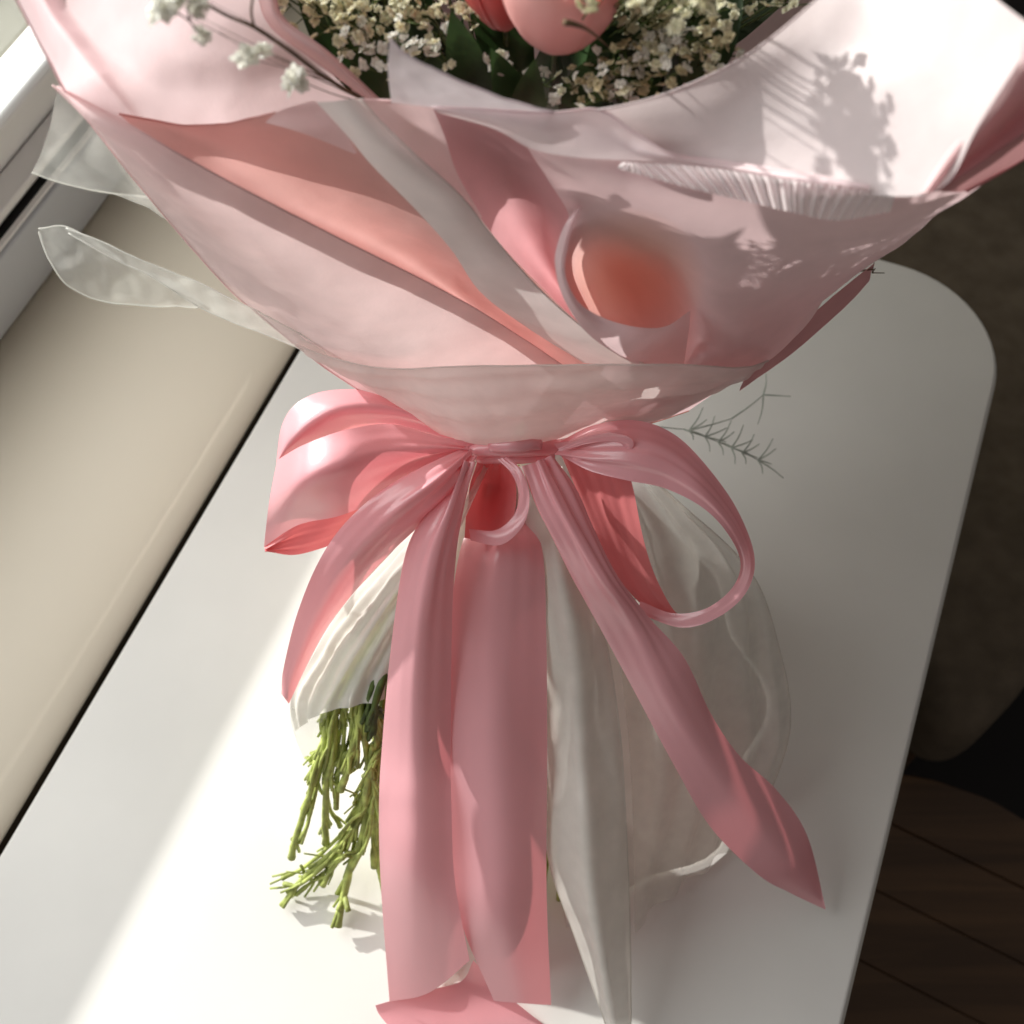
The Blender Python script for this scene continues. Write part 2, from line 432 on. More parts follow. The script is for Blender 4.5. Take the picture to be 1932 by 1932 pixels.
# inside of the left collar
SH('wrapping_paper', [
    [(-60, -160, .472), (30, 0, .452), (95, 120, .428), (140, 190, .403), (235, 238, .391)],
    [(20, -150, .458), (78, 0, .437), (135, 85, .418), (185, 150, .399), (258, 236, .387)],
    [(90, -150, .462), (130, 0, .441), (180, 80, .422), (225, 150, .400), (290, 240, .385)],
    [(240, -150, .442), (260, 0, .420), (290, 100, .400), (320, 175, .390), (370, 250, .378)],
    [(360, -150, .425), (375, 0, .402), (410, 100, .388), (445, 170, .380), (480, 250, .368)],
    [(430, -150, .420), (500, 0, .395), (560, 70, .386), (630, 135, .380), (705, 205, .368)]],
    'palepink', nu=70, nv=60, crinkle=.0011, cs=24, hem='a', seed=1, label='pale pink inside of the left wrapping sheet')
SH('wrapping_paper', [
    [(470, -120, .425), (487, -10, .412), (512, 50, .406), (590, 110, .400), (700, 192, .386)],
    [(520, -120, .430), (520, -10, .417), (540, 40, .411), (620, 100, .405), (722, 194, .388)]],
    'lightpink', nu=50, nv=10, bulge=.003, crinkle=.0004, hem='ab', seed=2)
# dark cone added behind the flowers, its colour standing for shade in the bed
SH('wrapping_paper', [  # added cone as painted shade
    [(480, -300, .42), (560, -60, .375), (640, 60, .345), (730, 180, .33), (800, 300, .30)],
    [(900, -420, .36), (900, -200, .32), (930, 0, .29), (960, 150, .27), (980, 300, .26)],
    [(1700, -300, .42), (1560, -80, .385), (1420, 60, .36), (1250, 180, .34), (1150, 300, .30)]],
    'inner', nu=30, nv=30, seed=3, label='dark green cone added among the flower stems as painted shade')

# hidden sheet added inside the wrap to block streaks of sun
SH('wrapping_paper', [  # added sheet to block sun
    [(930, 330, .345), (960, 560, .262), (985, 745, .222), (990, 832, .198)],
    [(1200, 330, .350), (1150, 580, .252), (1080, 745, .216), (1030, 832, .196)],
    [(1640, 400, .345), (1400, 600, .262), (1200, 745, .216), (1065, 826, .198)]],
    'sun_liner', nu=30, nv=30, seed=44)
# front left outer panel
SH('wrapping_paper', [
    [(100, 160, .405), (165, 225, .392), (250, 333, .360), (340, 442, .325), (430, 542, .295), (500, 602, .272), (560, 652, .258), (640, 712, .235), (790, 802, .205), (920, 846, .192)],
    [(104, 162, .407), (200, 245, .402), (320, 345, .382), (430, 440, .355), (540, 520, .330), (620, 580, .310), (700, 630, .290), (780, 690, .262), (880, 770, .225), (945, 846, .20)],
    [(108, 164, .408), (238, 233, .407), (335, 288, .400), (480, 368, .380), (600, 430, .360), (700, 480, .345), (800, 530, .325), (900, 585, .303), (980, 635, .280), (1062, 690, .252)]],
    'blush', nu=90, nv=40, bulge=.003, crinkle=.0013, cs=20, hem='ab', seed=4, label='blush outer panel sweeping down the left side')
# salmon inner panel
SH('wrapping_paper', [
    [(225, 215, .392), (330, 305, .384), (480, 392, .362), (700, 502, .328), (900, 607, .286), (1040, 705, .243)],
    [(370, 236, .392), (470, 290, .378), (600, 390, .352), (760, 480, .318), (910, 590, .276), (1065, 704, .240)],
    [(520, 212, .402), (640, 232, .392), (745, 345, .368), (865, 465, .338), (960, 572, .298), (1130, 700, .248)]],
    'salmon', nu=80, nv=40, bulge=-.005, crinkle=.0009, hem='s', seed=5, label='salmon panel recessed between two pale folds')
SH('wrapping_paper', [
    [(500, 231, .405), (545, 243, .404), (600, 262, .400), (668, 290, .392)],
    [(530, 208, .407), (580, 216, .405), (630, 245, .401), (671, 289, .392)],
    [(590, 190, .408), (615, 200, .407), (645, 238, .402), (673, 287, .392)]],
    'lightpink', nu=24, nv=14, crinkle=.0003, seed=6)
# pale mist band
SH('wrapping_paper', [
    [(597, 192, .410), (652, 252, .404), (705, 315, .393), (782, 392, .374), (852, 472, .352), (908, 552, .322), (1000, 622, .290), (1100, 684, .262)],
    [(680, 187, .414), (720, 232, .409), (780, 290, .402), (870, 372, .386), (940, 460, .362), (1032, 560, .335), (1130, 640, .308), (1228, 694, .290)]],
    'mist', nu=80, nv=18, bulge=.004, crinkle=.0006, hem='b', seed=7, label='narrow pale grey fold crossing the front')
SH('wrapping_paper', [
    [(672, 187, .404), (740, 255, .396), (820, 328, .384), (905, 412, .366)],
    [(748, 191, .408), (785, 245, .400), (840, 320, .386), (907, 411, .366)],
    [(815, 200, .406), (838, 255, .399), (862, 325, .387), (910, 410, .365)]],
    'lightpink', nu=40, nv=24, crinkle=.0006, hem='s', seed=8)
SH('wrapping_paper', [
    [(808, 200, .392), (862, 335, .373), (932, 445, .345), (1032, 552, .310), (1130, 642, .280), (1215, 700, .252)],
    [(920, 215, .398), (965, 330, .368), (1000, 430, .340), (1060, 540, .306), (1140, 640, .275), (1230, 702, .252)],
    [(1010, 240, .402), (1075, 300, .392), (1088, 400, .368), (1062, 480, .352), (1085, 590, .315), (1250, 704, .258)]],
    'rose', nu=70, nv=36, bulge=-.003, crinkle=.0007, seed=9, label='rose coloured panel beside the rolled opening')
# big right panel; coral glow of its hollow is painted into the colour
def painted_glow(x, y):
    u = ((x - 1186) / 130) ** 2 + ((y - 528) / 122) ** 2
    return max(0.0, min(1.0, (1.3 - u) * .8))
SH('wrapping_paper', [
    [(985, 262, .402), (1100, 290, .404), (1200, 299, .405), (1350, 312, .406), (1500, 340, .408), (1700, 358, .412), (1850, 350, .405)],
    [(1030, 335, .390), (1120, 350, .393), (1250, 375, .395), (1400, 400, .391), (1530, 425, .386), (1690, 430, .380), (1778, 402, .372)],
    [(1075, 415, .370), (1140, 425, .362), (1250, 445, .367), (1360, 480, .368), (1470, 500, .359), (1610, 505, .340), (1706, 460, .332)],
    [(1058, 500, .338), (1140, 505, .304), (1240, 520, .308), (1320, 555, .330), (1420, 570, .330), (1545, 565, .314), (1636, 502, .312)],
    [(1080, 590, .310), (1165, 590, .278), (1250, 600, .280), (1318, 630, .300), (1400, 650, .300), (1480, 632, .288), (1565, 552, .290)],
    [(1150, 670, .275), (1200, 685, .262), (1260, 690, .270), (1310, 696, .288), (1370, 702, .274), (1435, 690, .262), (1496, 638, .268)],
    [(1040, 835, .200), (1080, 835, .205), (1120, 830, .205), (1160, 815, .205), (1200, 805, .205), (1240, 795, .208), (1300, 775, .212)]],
    'big', nu=90, nv=90, crinkle=.0009, cs=16, hem='b', seed=10, tone=painted_glow, label='large pink front panel curling into a hollow with painted coral glow')
SH('wrapping_paper', [
    [(1096, 385, .3755), (1068, 420, .376), (1052, 460, .375), (1047, 500, .372), (1062, 560, .360), (1100, 620, .340), (1150, 660, .312), (1212, 690, .290), (1290, 692, .284)],
    [(1097, 386, .376), (1078, 418, .379), (1063, 462, .380), (1056, 510, .378), (1078, 570, .364), (1118, 610, .348), (1180, 638, .324), (1240, 645, .308), (1296, 645, .300)],
    [(1098, 387, .376), (1084, 420, .378), (1072, 462, .379), (1066, 515, .378), (1090, 568, .364), (1135, 598, .348), (1195, 616, .328), (1255, 616, .318), (1303, 585, .318)]],
    'palepink', nu=70, nv=16, crinkle=.0003, seed=11, label='rolled lip around the coral hollow')
# turned-over rim
SH('wrapping_paper', [
    [(812, 200, .411), (900, 206, .416), (1040, 212, .418), (1130, 207, .418), (1200, 250, .415), (1262, 288, .413), (1350, 302, .410), (1500, 325, .420), (1640, 352, .428)],
    [(825, 212, .409), (930, 243, .408), (1000, 280, .407), (1080, 296, .407), (1165, 302, .408), (1225, 306, .409), (1350, 322, .408), (1500, 345, .418), (1640, 360, .426)]],
    'mauve', nu=90, nv=16, bulge=.002, crinkle=.0006, hem='a', seed=12)
# near-white pleated strip added below the rim to stand for stripes of sunlight
SH('painted_sun_stripes', [
    [(1172, 306, .414), (1230, 308, .415), (1350, 318, .416), (1480, 338, .421), (1600, 354, .426), (1690, 362, .426)],
    [(1165, 318, .411), (1290, 352, .4125), (1400, 378, .410), (1500, 402, .407), (1580, 416, .406), (1680, 400, .408)]],
    'sun_stripe', nu=240, nv=8, crinkle=.0001, seed=13, pull=lambda u, v: .0011 * math.sin(2 * math.pi * 23 * (u + .03 * v)))
# right collar, sunlit
SH('wrapping_paper', [
    [(1035, 214, .412), (1130, 208, .418), (1230, 186, .422), (1330, 146, .426), (1430, 90, .431), (1540, 0, .438), (1640, -100, .448)],
    [(1110, 235, .408), (1200, 232, .413), (1320, 212, .418), (1450, 165, .426), (1570, 100, .436), (1690, 20, .448), (1790, -80, .464)],
    [(1190, 265, .404), (1290, 275, .409), (1420, 270, .416), (1540, 240, .426), (1670, 185, .440), (1790, 100, .458), (1890, 5, .479)],
    [(1250, 306, .402), (1380, 335, .408), (1500, 355, .415), (1640, 368, .425), (1775, 355, .438), (1850, 230, .460), (1960, 60, .489)]],
    'palein', nu=80, nv=50, crinkle=.0010, cs=18, hem='a', seed=14, label='sunlit pale inside of the right wrapping sheet')
SH('wrapping_paper', [
    [(1735, 366, .432), (1800, 262, .447), (1862, 165, .455), (1932, 50, .484), (2010, -60, .51)],
    [(1754, 362, .436), (1832, 262, .452), (1892, 192, .462), (1938, 115, .482), (2000, 20, .505)]],
    'lightpink', nu=40, nv=10, bulge=.002, crinkle=.0004, hem='b', seed=15)
SH('wrapping_paper', [
    [(1750, 362, .424), (1830, 264, .438), (1893, 192, .444), (1940, 118, .458), (2010, 20, .475)],
    [(1764, 361, .424), (1850, 306, .430), (1935, 245, .436), (2030, 175, .450)]],
    'rose', nu=40, nv=14, bulge=-.008, crinkle=.0005, hem='b', seed=16)
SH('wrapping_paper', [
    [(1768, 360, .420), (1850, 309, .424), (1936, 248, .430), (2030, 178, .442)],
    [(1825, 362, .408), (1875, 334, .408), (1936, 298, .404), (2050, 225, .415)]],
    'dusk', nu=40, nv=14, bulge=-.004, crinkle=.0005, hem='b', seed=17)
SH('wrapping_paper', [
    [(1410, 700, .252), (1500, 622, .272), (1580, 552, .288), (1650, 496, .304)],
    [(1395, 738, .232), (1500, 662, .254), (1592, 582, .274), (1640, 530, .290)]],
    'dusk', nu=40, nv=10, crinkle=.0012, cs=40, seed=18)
# waist tissue
SH('tissue_band', [
    [(555, 648, .264), (640, 680, .268), (740, 697, .272), (860, 692, .282), (1000, 690, .292), (1140, 688, .300), (1290, 690, .304), (1400, 694, .292), (1450, 682, .276)],
    [(600, 680, .252), (680, 712, .258), (780, 730, .262), (900, 735, .270), (1000, 732, .276), (1100, 730, .280), (1240, 730, .282), (1350, 722, .272), (1420, 705, .258)],
    [(680, 725, .235), (740, 748, .242), (820, 775, .245), (900, 790, .250), (1000, 788, .254), (1100, 775, .254), (1200, 762, .252), (1300, 750, .246), (1370, 732, .240)],
    [(790, 800, .205), (820, 815, .212), (860, 828, .216), (900, 838, .218), (950, 843, .220), (1000, 840, .218), (1060, 828, .217), (1150, 808, .216), (1260, 788, .215)]],
    'waist', nu=80, nv=50, crinkle=.0017, cs=30, hem='a', seed=19, pleat=(.0005, 3.3, .4))
# sheer wings on the left
SH('tissue_wing', [
    [(108, 170, .385), (175, 235, .375), (265, 345, .350), (350, 450, .322), (420, 530, .296)],
    [(95, 235, .375), (150, 290, .362), (235, 365, .345), (320, 425, .326), (405, 510, .298)],
    [(60, 328, .352), (110, 345, .346), (200, 365, .338), (320, 385, .330), (400, 470, .305)]],
    'veil', nu=50, nv=30, crinkle=.004, cs=22, hem='b', hem_r=.00035, seed=20, label='crinkled sheer tissue wing at the upper left')
SH('tissue_wing', [
    [(73, 432, .310), (125, 428, .312), (185, 462, .310), (250, 505, .306), (320, 530, .300), (385, 572, .292)],
    [(73, 434, .309), (118, 475, .303), (170, 510, .300), (235, 535, .297), (310, 552, .293), (378, 574, .290)],
    [(73, 437, .308), (92, 490, .300), (132, 542, .292), (200, 570, .288), (280, 577, .286), (372, 577, .288)]],
    'veil', nu=50, nv=24, crinkle=.003, cs=40, hem='ab', hem_r=.00035, seed=21)
SH('tissue_wing', [
    [(125, 430, .316), (190, 456, .315), (255, 488, .312), (350, 524, .305), (430, 562, .297), (520, 605, .284), (650, 680, .255)],
    [(130, 440, .314), (200, 482, .311), (290, 525, .304), (372, 577, .293), (450, 612, .280), (560, 655, .262), (650, 712, .240)]],
    'sheer', nu=60, nv=18, crinkle=.0025, cs=45, hem='ab', hem_r=.00035, seed=22)
# small violet tissue in front of the flowers
SH('tissue_tip', [
    [(735, 72, .444), (732, 130, .430), (738, 194, .410)],
    [(775, 105, .441), (790, 150, .428), (808, 202, .411)],
    [(850, 148, .436), (880, 178, .425), (900, 208, .413)],
    [(940, 182, .428), (955, 196, .421), (970, 213, .415)],
    [(1045, 211, .418), (1047, 213, .4175), (1050, 215, .417)]],
    'violet', nu=20, nv=50, crinkle=.0009, cs=40, hem='s', seed=23)

# ---- tissue skirt under the bow
SH('tissue_skirt', [
    [(890, 865, .190), (745, 1035, .165), (645, 1150, .138), (575, 1265, .108), (548, 1325, .092), (556, 1380, .072)],
    [(905, 865, .195), (790, 1035, .185), (700, 1160, .155), (645, 1250, .128), (622, 1310, .112), (612, 1345, .105)],
    [(930, 865, .198), (850, 1035, .188), (785, 1160, .158), (740, 1250, .132), (728, 1290, .122), (725, 1320, .115)]],
    'tissue', nu=60, nv=40, crinkle=.0012, cs=40, seed=24, pleat=(.0013, 5, .12), label='bright white tissue flaring out at the left of the bow')
SH('tissue_skirt', [
    [(560, 1290, .100), (547, 1335, .088), (558, 1395, .068), (598, 1485, .034)],
    [(640, 1290, .112), (618, 1345, .095), (612, 1410, .068), (615, 1485, .036)]],
    'veil', nu=30, nv=14, crinkle=.0008, seed=25)
SH('tissue_skirt', [
    [(960, 880, .192), (1000, 1100, .160), (1025, 1350, .110), (1033, 1600, .076), (1085, 1765, .046), (1145, 1940, .018), (1165, 2010, .006)],
    [(1010, 880, .200), (1060, 1100, .172), (1090, 1350, .125), (1110, 1600, .096), (1135, 1770, .066), (1165, 1940, .030), (1175, 2010, .012)],
    [(1060, 880, .195), (1120, 1100, .162), (1165, 1350, .112), (1182, 1600, .078), (1188, 1770, .050), (1190, 1940, .018), (1192, 2010, .006)]],
    'tissue', nu=80, nv=36, crinkle=.0014, cs=22, hem='ab', seed=26, pleat=(.0010, 2, .3), label='long pointed tissue fold hanging beside the straight ribbon tails')
SH('tissue_skirt', [
    [(1080, 880, .185), (1150, 1120, .135), (1185, 1380, .080), (1195, 1600, .038), (1197, 1760, .006)],
    [(1150, 880, .195), (1240, 1080, .155), (1290, 1300, .108), (1300, 1500, .056), (1275, 1680, .008)],
    [(1200, 890, .190), (1340, 1070, .148), (1400, 1250, .100), (1410, 1430, .052), (1350, 1620, .006)],
    [(1230, 900, .185), (1395, 1055, .140), (1458, 1180, .105), (1492, 1370, .055), (1430, 1560, .004)]],
    'skirt', nu=70, nv=60, crinkle=.0016, cs=20, hem='b', seed=27, pleat=(.0024, 4, .25), label='half sheer tissue spread over the table on the right')
SH('tissue_skirt', [
    [(800, 900, .180), (760, 1200, .130), (745, 1450, .075), (755, 1700, .030), (775, 1830, .006), (800, 1870, .002)],
    [(940, 900, .190), (900, 1200, .135), (900, 1450, .080), (910, 1700, .032), (915, 1800, .010), (900, 1850, .003)],
    [(1020, 900, .185), (1000, 1200, .135), (1010, 1450, .080), (1015, 1700, .032), (1010, 1800, .008), (1000, 1860, .002)]],
    'tissue', nu=40, nv=30, crinkle=.0015, seed=28, pleat=(.002, 4, .1))

# back of the wrap and of the skirt, away from the camera
def shell(name, c0, c1, r0, r1, a0, a1, mat, flare=1.0, wav=.004, nu=40, nv=60):
    bm = bmesh.new(); rows = []
    for i in range(nu):
        u = i / (nu - 1); c = c0.lerp(c1, u); rad = r0 + (r1 - r0) * u ** flare
        row = []
        for j in range(nv):
            a = R(a0 + (a1 - a0) * j / (nv - 1)); q = c + Vector((math.cos(a), math.sin(a), 0)) * (rad + u * wav * math.sin(a * 9 + 2 * u))
            q += Vector((0, 0, 1)) * .0; row.append(bm.verts.new(q))
        rows.append(row)
    for p0, p1 in zip(rows, rows[1:]):
        for j in range(nv - 1): bm.faces.new((p0[j], p0[j + 1], p1[j + 1], p1[j]))
    me = bpy.data.meshes.new(name); bm.to_mesh(me); bm.free()
    o = link(name, me, M[mat], bq); o.matrix_parent_inverse = bi
NK = P(965, 845, .19) + Vector((0, .022, 0))
shell('wrapping_paper', NK, Vector((.015, .42, .405)), .018, .135, -5, 150, 'blush', .8)
shell('tissue_skirt', NK + Vector((0, 0, -.004)), Vector((.014, .258, .002)), .016, .122, -84, 160, 'sun_block', 1.0, .006)  # back of the skirt, widened and made opaque to block sunlight

# hidden tissue wall added behind the tails to stop sun passing under the skirt
bm = bmesh.new()
ws = cr([P(*q) for q in ((790, 1120, .150), (765, 1200, .130), (752, 1330, .100), (748, 1450, .075), (756, 1600, .048), (768, 1760, .018))], 30)
wr = [[bm.verts.new(Vector((q.x + .002 * math.sin(i * 1.1), q.y, max(.0015, q.z * (1 - k / 5))))) for k in range(6)] for i, q in enumerate(ws)]
for a, b in zip(wr, wr[1:]):
    for k in range(5): bm.faces.new((a[k], b[k], b[k + 1], a[k + 1]))
me = bpy.data.meshes.new('tissue_skirt'); bm.to_mesh(me); bm.free()
o = link('tissue_skirt', me, M['sun_block'], bq); o.matrix_parent_inverse = bi  # hidden wall added to block sun

# ---- satin bow
def curved(o): return o
bm = bmesh.new()
for k, (a, b, r) in enumerate((((885, 848, .212), (1060, 842, .214), .0045), ((900, 862, .206), (1045, 858, .208), .0042), ((925, 842, .220), (1020, 838, .221), .0035))):
    pts = cr([P(*a), P((a[0] + b[0]) / 2, (a[1] + b[1]) / 2 - 2, a[2] + .004), P(*b)], 14)
    tube(bm, pts, lambda u, r=r: r * (.35 + .65 * math.sin(math.pi * (.12 + .76 * u))), seg=14)
for v in bm.verts: v.co += v.co.normalized() * 0 + Vector((0, 0, .0012 * noise.noise(v.co * 180)))
me = bpy.data.meshes.new('ribbon_bow'); bm.to_mesh(me); bm.free()
bow = link('ribbon_bow', me, M['satin'], bq); bow.matrix_parent_inverse = bi
bow['label'] = 'glossy pink satin bow tied around the neck of the bouquet'
ib = bow.matrix_world.copy()
def RB(name, edges, mat='satin', **k):
    k.setdefault('crinkle', .0004); k.setdefault('cs', 14); k.setdefault('hem', None); k.setdefault('nv', 30); k.setdefault('kp', .0017); k.setdefault('nu', 80)
    lab = k.pop('label', None)
    o = sheet(name, edges, M[mat], bow, **k); o.matrix_parent_inverse = Matrix.Identity(4)
    if lab: o['label'] = lab
    return o
# left loop, upper pass then front pass, then the inside seen below
RB('ribbon_loop', [
    [(790, 770, .218), (700, 738, .226), (620, 736, .228), (562, 760, .224), (532, 800, .217), (521, 872, .206)],
    [(830, 805, .216), (740, 772, .226), (655, 772, .230), (590, 795, .227), (548, 832, .218), (522, 873, .206)],
    [(880, 842, .206), (780, 826, .208), (680, 818, .212), (600, 838, .212), (560, 856, .209), (523, 874, .205)]],
    kp=.0008, bulge=.001, seed=31, label='upper left loop half hidden under the waist tissue')
RB('ribbon_loop', [
    [(892, 840, .214), (820, 822, .220), (740, 800, .228), (650, 812, .236), (575, 838, .230), (523, 868, .208)],
    [(892, 848, .212), (820, 848, .220), (740, 858, .226), (645, 885, .232), (565, 915, .222), (508, 950, .192)],
    [(890, 854, .210), (815, 888, .208), (730, 935, .202), (640, 973, .197), (560, 992, .184), (498, 1032, .160)]],
    bulge=.001, seed=32, label='wide glossy left loop with a white highlight')
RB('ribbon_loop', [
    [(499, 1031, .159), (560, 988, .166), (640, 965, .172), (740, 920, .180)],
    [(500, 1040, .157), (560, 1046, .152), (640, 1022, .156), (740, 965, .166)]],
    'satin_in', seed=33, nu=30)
RB('ribbon_tail', [
    [(888, 848, .212), (800, 880, .218), (720, 925, .216), (650, 988, .204), (600, 1062, .186), (560, 1160, .158), (535, 1260, .122), (531, 1308, .103)],
    [(890, 856, .214), (830, 905, .222), (760, 960, .216), (690, 1030, .200), (635, 1100, .180), (590, 1180, .152), (556, 1265, .120), (538, 1318, .101)],
    [(894, 862, .213), (862, 922, .212), (800, 985, .202), (735, 1045, .186), (672, 1112, .164), (620, 1182, .140), (576, 1262, .114), (545, 1328, .098)]],
    seed=34, pull=lambda u, v: .002 * math.sin(7 * u + 2 * v), label='short ribbon tail curving down past the cut stems')
RB('ribbon_tail', [
    [(905, 950, .176), (868, 1040, .176), (846, 1200, .152), (842, 1400, .118), (848, 1600, .082), (870, 1740, .056), (932, 1888, .022)],
    [(950, 950, .178), (950, 1045, .182), (942, 1200, .156), (940, 1400, .125), (944, 1600, .090), (955, 1740, .064), (985, 1892, .026)],
    [(992, 945, .176), (1024, 1045, .177), (1031, 1200, .150), (1032, 1400, .114), (1031, 1600, .080), (1033, 1740, .054), (1040, 1896, .020)]],
    seed=35, kp=.0006, pull=lambda u, v: .0030 * math.sin(9 * u + .8 * v + .5) * u, label='straight centre right ribbon tail')
RB('ribbon_tail', [
    [(872, 872, .216), (812, 958, .206), (766, 1040, .190), (740, 1200, .160), (722, 1400, .118), (715, 1520, .098), (718, 1660, .070), (735, 1890, .010)],
    [(882, 872, .219), (850, 960, .214), (818, 1050, .198), (795, 1200, .168), (785, 1400, .128), (782, 1520, .108), (788, 1660, .082), (810, 1872, .024)],
    [(895, 870, .217), (874, 965, .206), (860, 1060, .190), (852, 1200, .160), (850, 1400, .120), (852, 1520, .104), (858, 1660, .080), (886, 1812, .044)]],
    seed=36, pull=lambda u, v: .0028 * math.sin(10 * u - .9 * v) * u, label='straight centre left ribbon tail ending on the table')
RB('ribbon_tail', [
    [(708, 1897, .006), (760, 1882, .010), (820, 1866, .012), (872, 1850, .012), (893, 1812, .024)],
    [(716, 1915, .003), (790, 1912, .006), (860, 1900, .006), (930, 1890, .006), (960, 1880, .006)],
    [(745, 1950, .001), (840, 1965, .002), (930, 1970, .002), (1020, 1972, .002), (1080, 1975, .001)]],
    'satin', seed=37, nu=40, kp=0, label='folded over ribbon end lying on the table')
# small centre loop
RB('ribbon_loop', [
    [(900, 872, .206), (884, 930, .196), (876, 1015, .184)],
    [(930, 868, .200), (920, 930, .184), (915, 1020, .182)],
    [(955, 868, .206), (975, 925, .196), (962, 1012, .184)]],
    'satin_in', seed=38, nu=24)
RB('ribbon_loop', [
    [(938, 866, .216), (966, 895, .215), (978, 935, .210), (970, 972, .204), (935, 1000, .198), (885, 998, .194)],
    [(958, 862, .217), (986, 890, .217), (999, 940, .212), (988, 990, .204), (945, 1028, .196), (888, 1020, .190)]],
    bulge=.0004, kp=.0003, seed=39, nu=50, nv=12, label='small centre loop with a red inside')
RB('ribbon_tail', [
    [(985, 880, .216), (1010, 950, .208), (1040, 1010, .200), (1080, 1092, .182), (1140, 1200, .157), (1200, 1310, .132), (1270, 1440, .104), (1340, 1560, .074), (1430, 1650, .046), (1490, 1684, .030), (1557, 1716, .012)],
    [(1020, 868, .220), (1050, 935, .214), (1085, 1000, .206), (1140, 1095, .188), (1200, 1180, .164), (1262, 1310, .138), (1330, 1425, .110), (1400, 1515, .084), (1475, 1600, .056), (1520, 1650, .036), (1557, 1715, .012)],
    [(1042, 858, .218), (1086, 920, .210), (1122, 1000, .200), (1165, 1085, .186), (1225, 1165, .162), (1290, 1240, .146), (1340, 1345, .120), (1395, 1425, .098), (1465, 1490, .072), (1522, 1575, .046), (1558, 1714, .012)]],
    seed=40, nu=100, pull=lambda u, v: .004 * math.sin(10 * u - 1.5 * v + .4) * u, label='long right ribbon tail with a pointed darker end')
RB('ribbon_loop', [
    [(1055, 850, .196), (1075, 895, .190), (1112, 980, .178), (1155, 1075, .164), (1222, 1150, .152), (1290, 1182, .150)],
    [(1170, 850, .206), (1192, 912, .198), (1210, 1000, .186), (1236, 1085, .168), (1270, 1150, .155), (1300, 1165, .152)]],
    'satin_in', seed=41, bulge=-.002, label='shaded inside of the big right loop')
RB('ribbon_loop', [
    [(1048, 838, .216), (1120, 802, .228), (1200, 793, .234), (1272, 820, .234), (1335, 882, .228), (1392, 962, .214), (1424, 1050, .194), (1408, 1118, .178), (1352, 1166, .165), (1285, 1184, .158), (1205, 1158, .156)],
    [(1052, 848, .218), (1116, 848, .230), (1190, 850, .236), (1262, 872, .235), (1328, 920, .229), (1382, 985, .214), (1411, 1055, .194), (1396, 1114, .178), (1342, 1157, .166), (1278, 1171, .159), (1205, 1148, .157)],
    [(1056, 858, .216), (1112, 888, .222), (1182, 906, .226), (1252, 920, .226), (1322, 955, .222), (1372, 1005, .211), (1397, 1060, .193), (1382, 1108, .178), (1332, 1148, .166), (1270, 1157, .159), (1208, 1134, .157)]],
    seed=42, nu=110, label='big round open loop on the right')
RB('ribbon_loop', [
    [(1052, 846, .224), (1100, 826, .234), (1150, 816, .240), (1188, 826, .240), (1192, 846, .236), (1150, 862, .230), (1080, 868, .224)],
    [(1056, 852, .224), (1105, 838, .232), (1150, 832, .236), (1172, 838, .236), (1172, 846, .234), (1140, 852, .230), (1082, 858, .224)]],
    seed=43, nu=50, nv=8, kp=.0004)

# ---- cut stems
def stem(path, r=.0016, mat='stem', knob=1.3, nodes=4):
    bm = bmesh.new(); pts = cr([P(*q) for q in path], 34)
    ph = random.random() * 6
    for i, p in enumerate(pts):
        pts[i] = p + Vector((noise.noise(p * 60), noise.noise(p * 60 + Vector((9, 0, 0))), 0)) * .0012
    def rad(u):
        b = r * (1 + .12 * math.sin(u * 30 + ph))
        for n_ in range(nodes):
            c = (n_ + .6) / nodes; b += r * .4 * math.exp(-((u - c) / .02) ** 2)
        return b * (1 + (knob - 1) * max(0, (u - .93) / .07))
    tube(bm, pts, rad, seg=8)
    # short cut-off side shoots
    for _ in range(6):
        i = random.randint(12, 30); d = (pts[i + 2] - pts[i]).normalized(); s = (d + Vector((random.uniform(-.7, .7), random.uniform(-.7, .7), 0)) * .8).normalized()
        tube(bm, [pts[i], pts[i] + s * .004, pts[i] + s * .009 + d * .003], r * .8, r * .6, 6)
    me = bpy.data.meshes.new('cut_stem'); bm.to_mesh(me); bm.free()
    o = link('cut_stem', me, M[mat], bq); o.matrix_parent_inverse = bi
tips = [((640, 1300, .100), (600, 1450, .07), (565, 1560, .040), (548, 1620, .020), .0017),
        ((655, 1290, .105), (628, 1420, .078), (612, 1520, .048), (614, 1592, .024), .0017),
        ((690, 1480, .055), (650, 1580, .032), (580, 1650, .014), (533, 1712, .004), .0016),
        ((700, 1430, .070), (685, 1560, .038), (655, 1660, .018), (638, 1748, .006), .0018),
        ((632, 1310, .098), (620, 1370, .085), (600, 1430, .066), (584, 1474, .052), .0014),
        ((690, 1300, .108), (680, 1380, .092), (660, 1440, .076), (644, 1492, .060), .0018),
        ((700, 1470, .060), (670, 1560, .038), (635, 1620, .024), (608, 1672, .014), .0013),
        ((712, 1420, .070), (708, 1500, .052), (704, 1570, .035), (708, 1636, .020), .0017),
        ((712, 1380, .080), (700, 1450, .064), (680, 1505, .048), (659, 1552, .036), .0013),
        ((660, 1300, .104), (650, 1380, .086), (640, 1460, .066), (632, 1526, .050), .0013),
        ((675, 1300, .106), (668, 1400, .082), (640, 1430, .074), (622, 1450, .066), .0014),
        ((705, 1300, .110), (712, 1400, .086), (700, 1420, .08), (690, 1520, .052), .0017),
        ((700, 1330, .104), (690, 1420, .080), (706, 1480, .064), (722, 1560, .044), .0016),
        ((620, 1330, .094), (612, 1400, .076), (598, 1440, .064), (592, 1500, .048), .0012),
        ((695, 1560, .036), (660, 1610, .026), (600, 1655, .014), (560, 1690, .006), .0011),
        ((715, 1500, .05), (716, 1600, .028), (720, 1660, .016), (730, 1700, .008), .0016)]
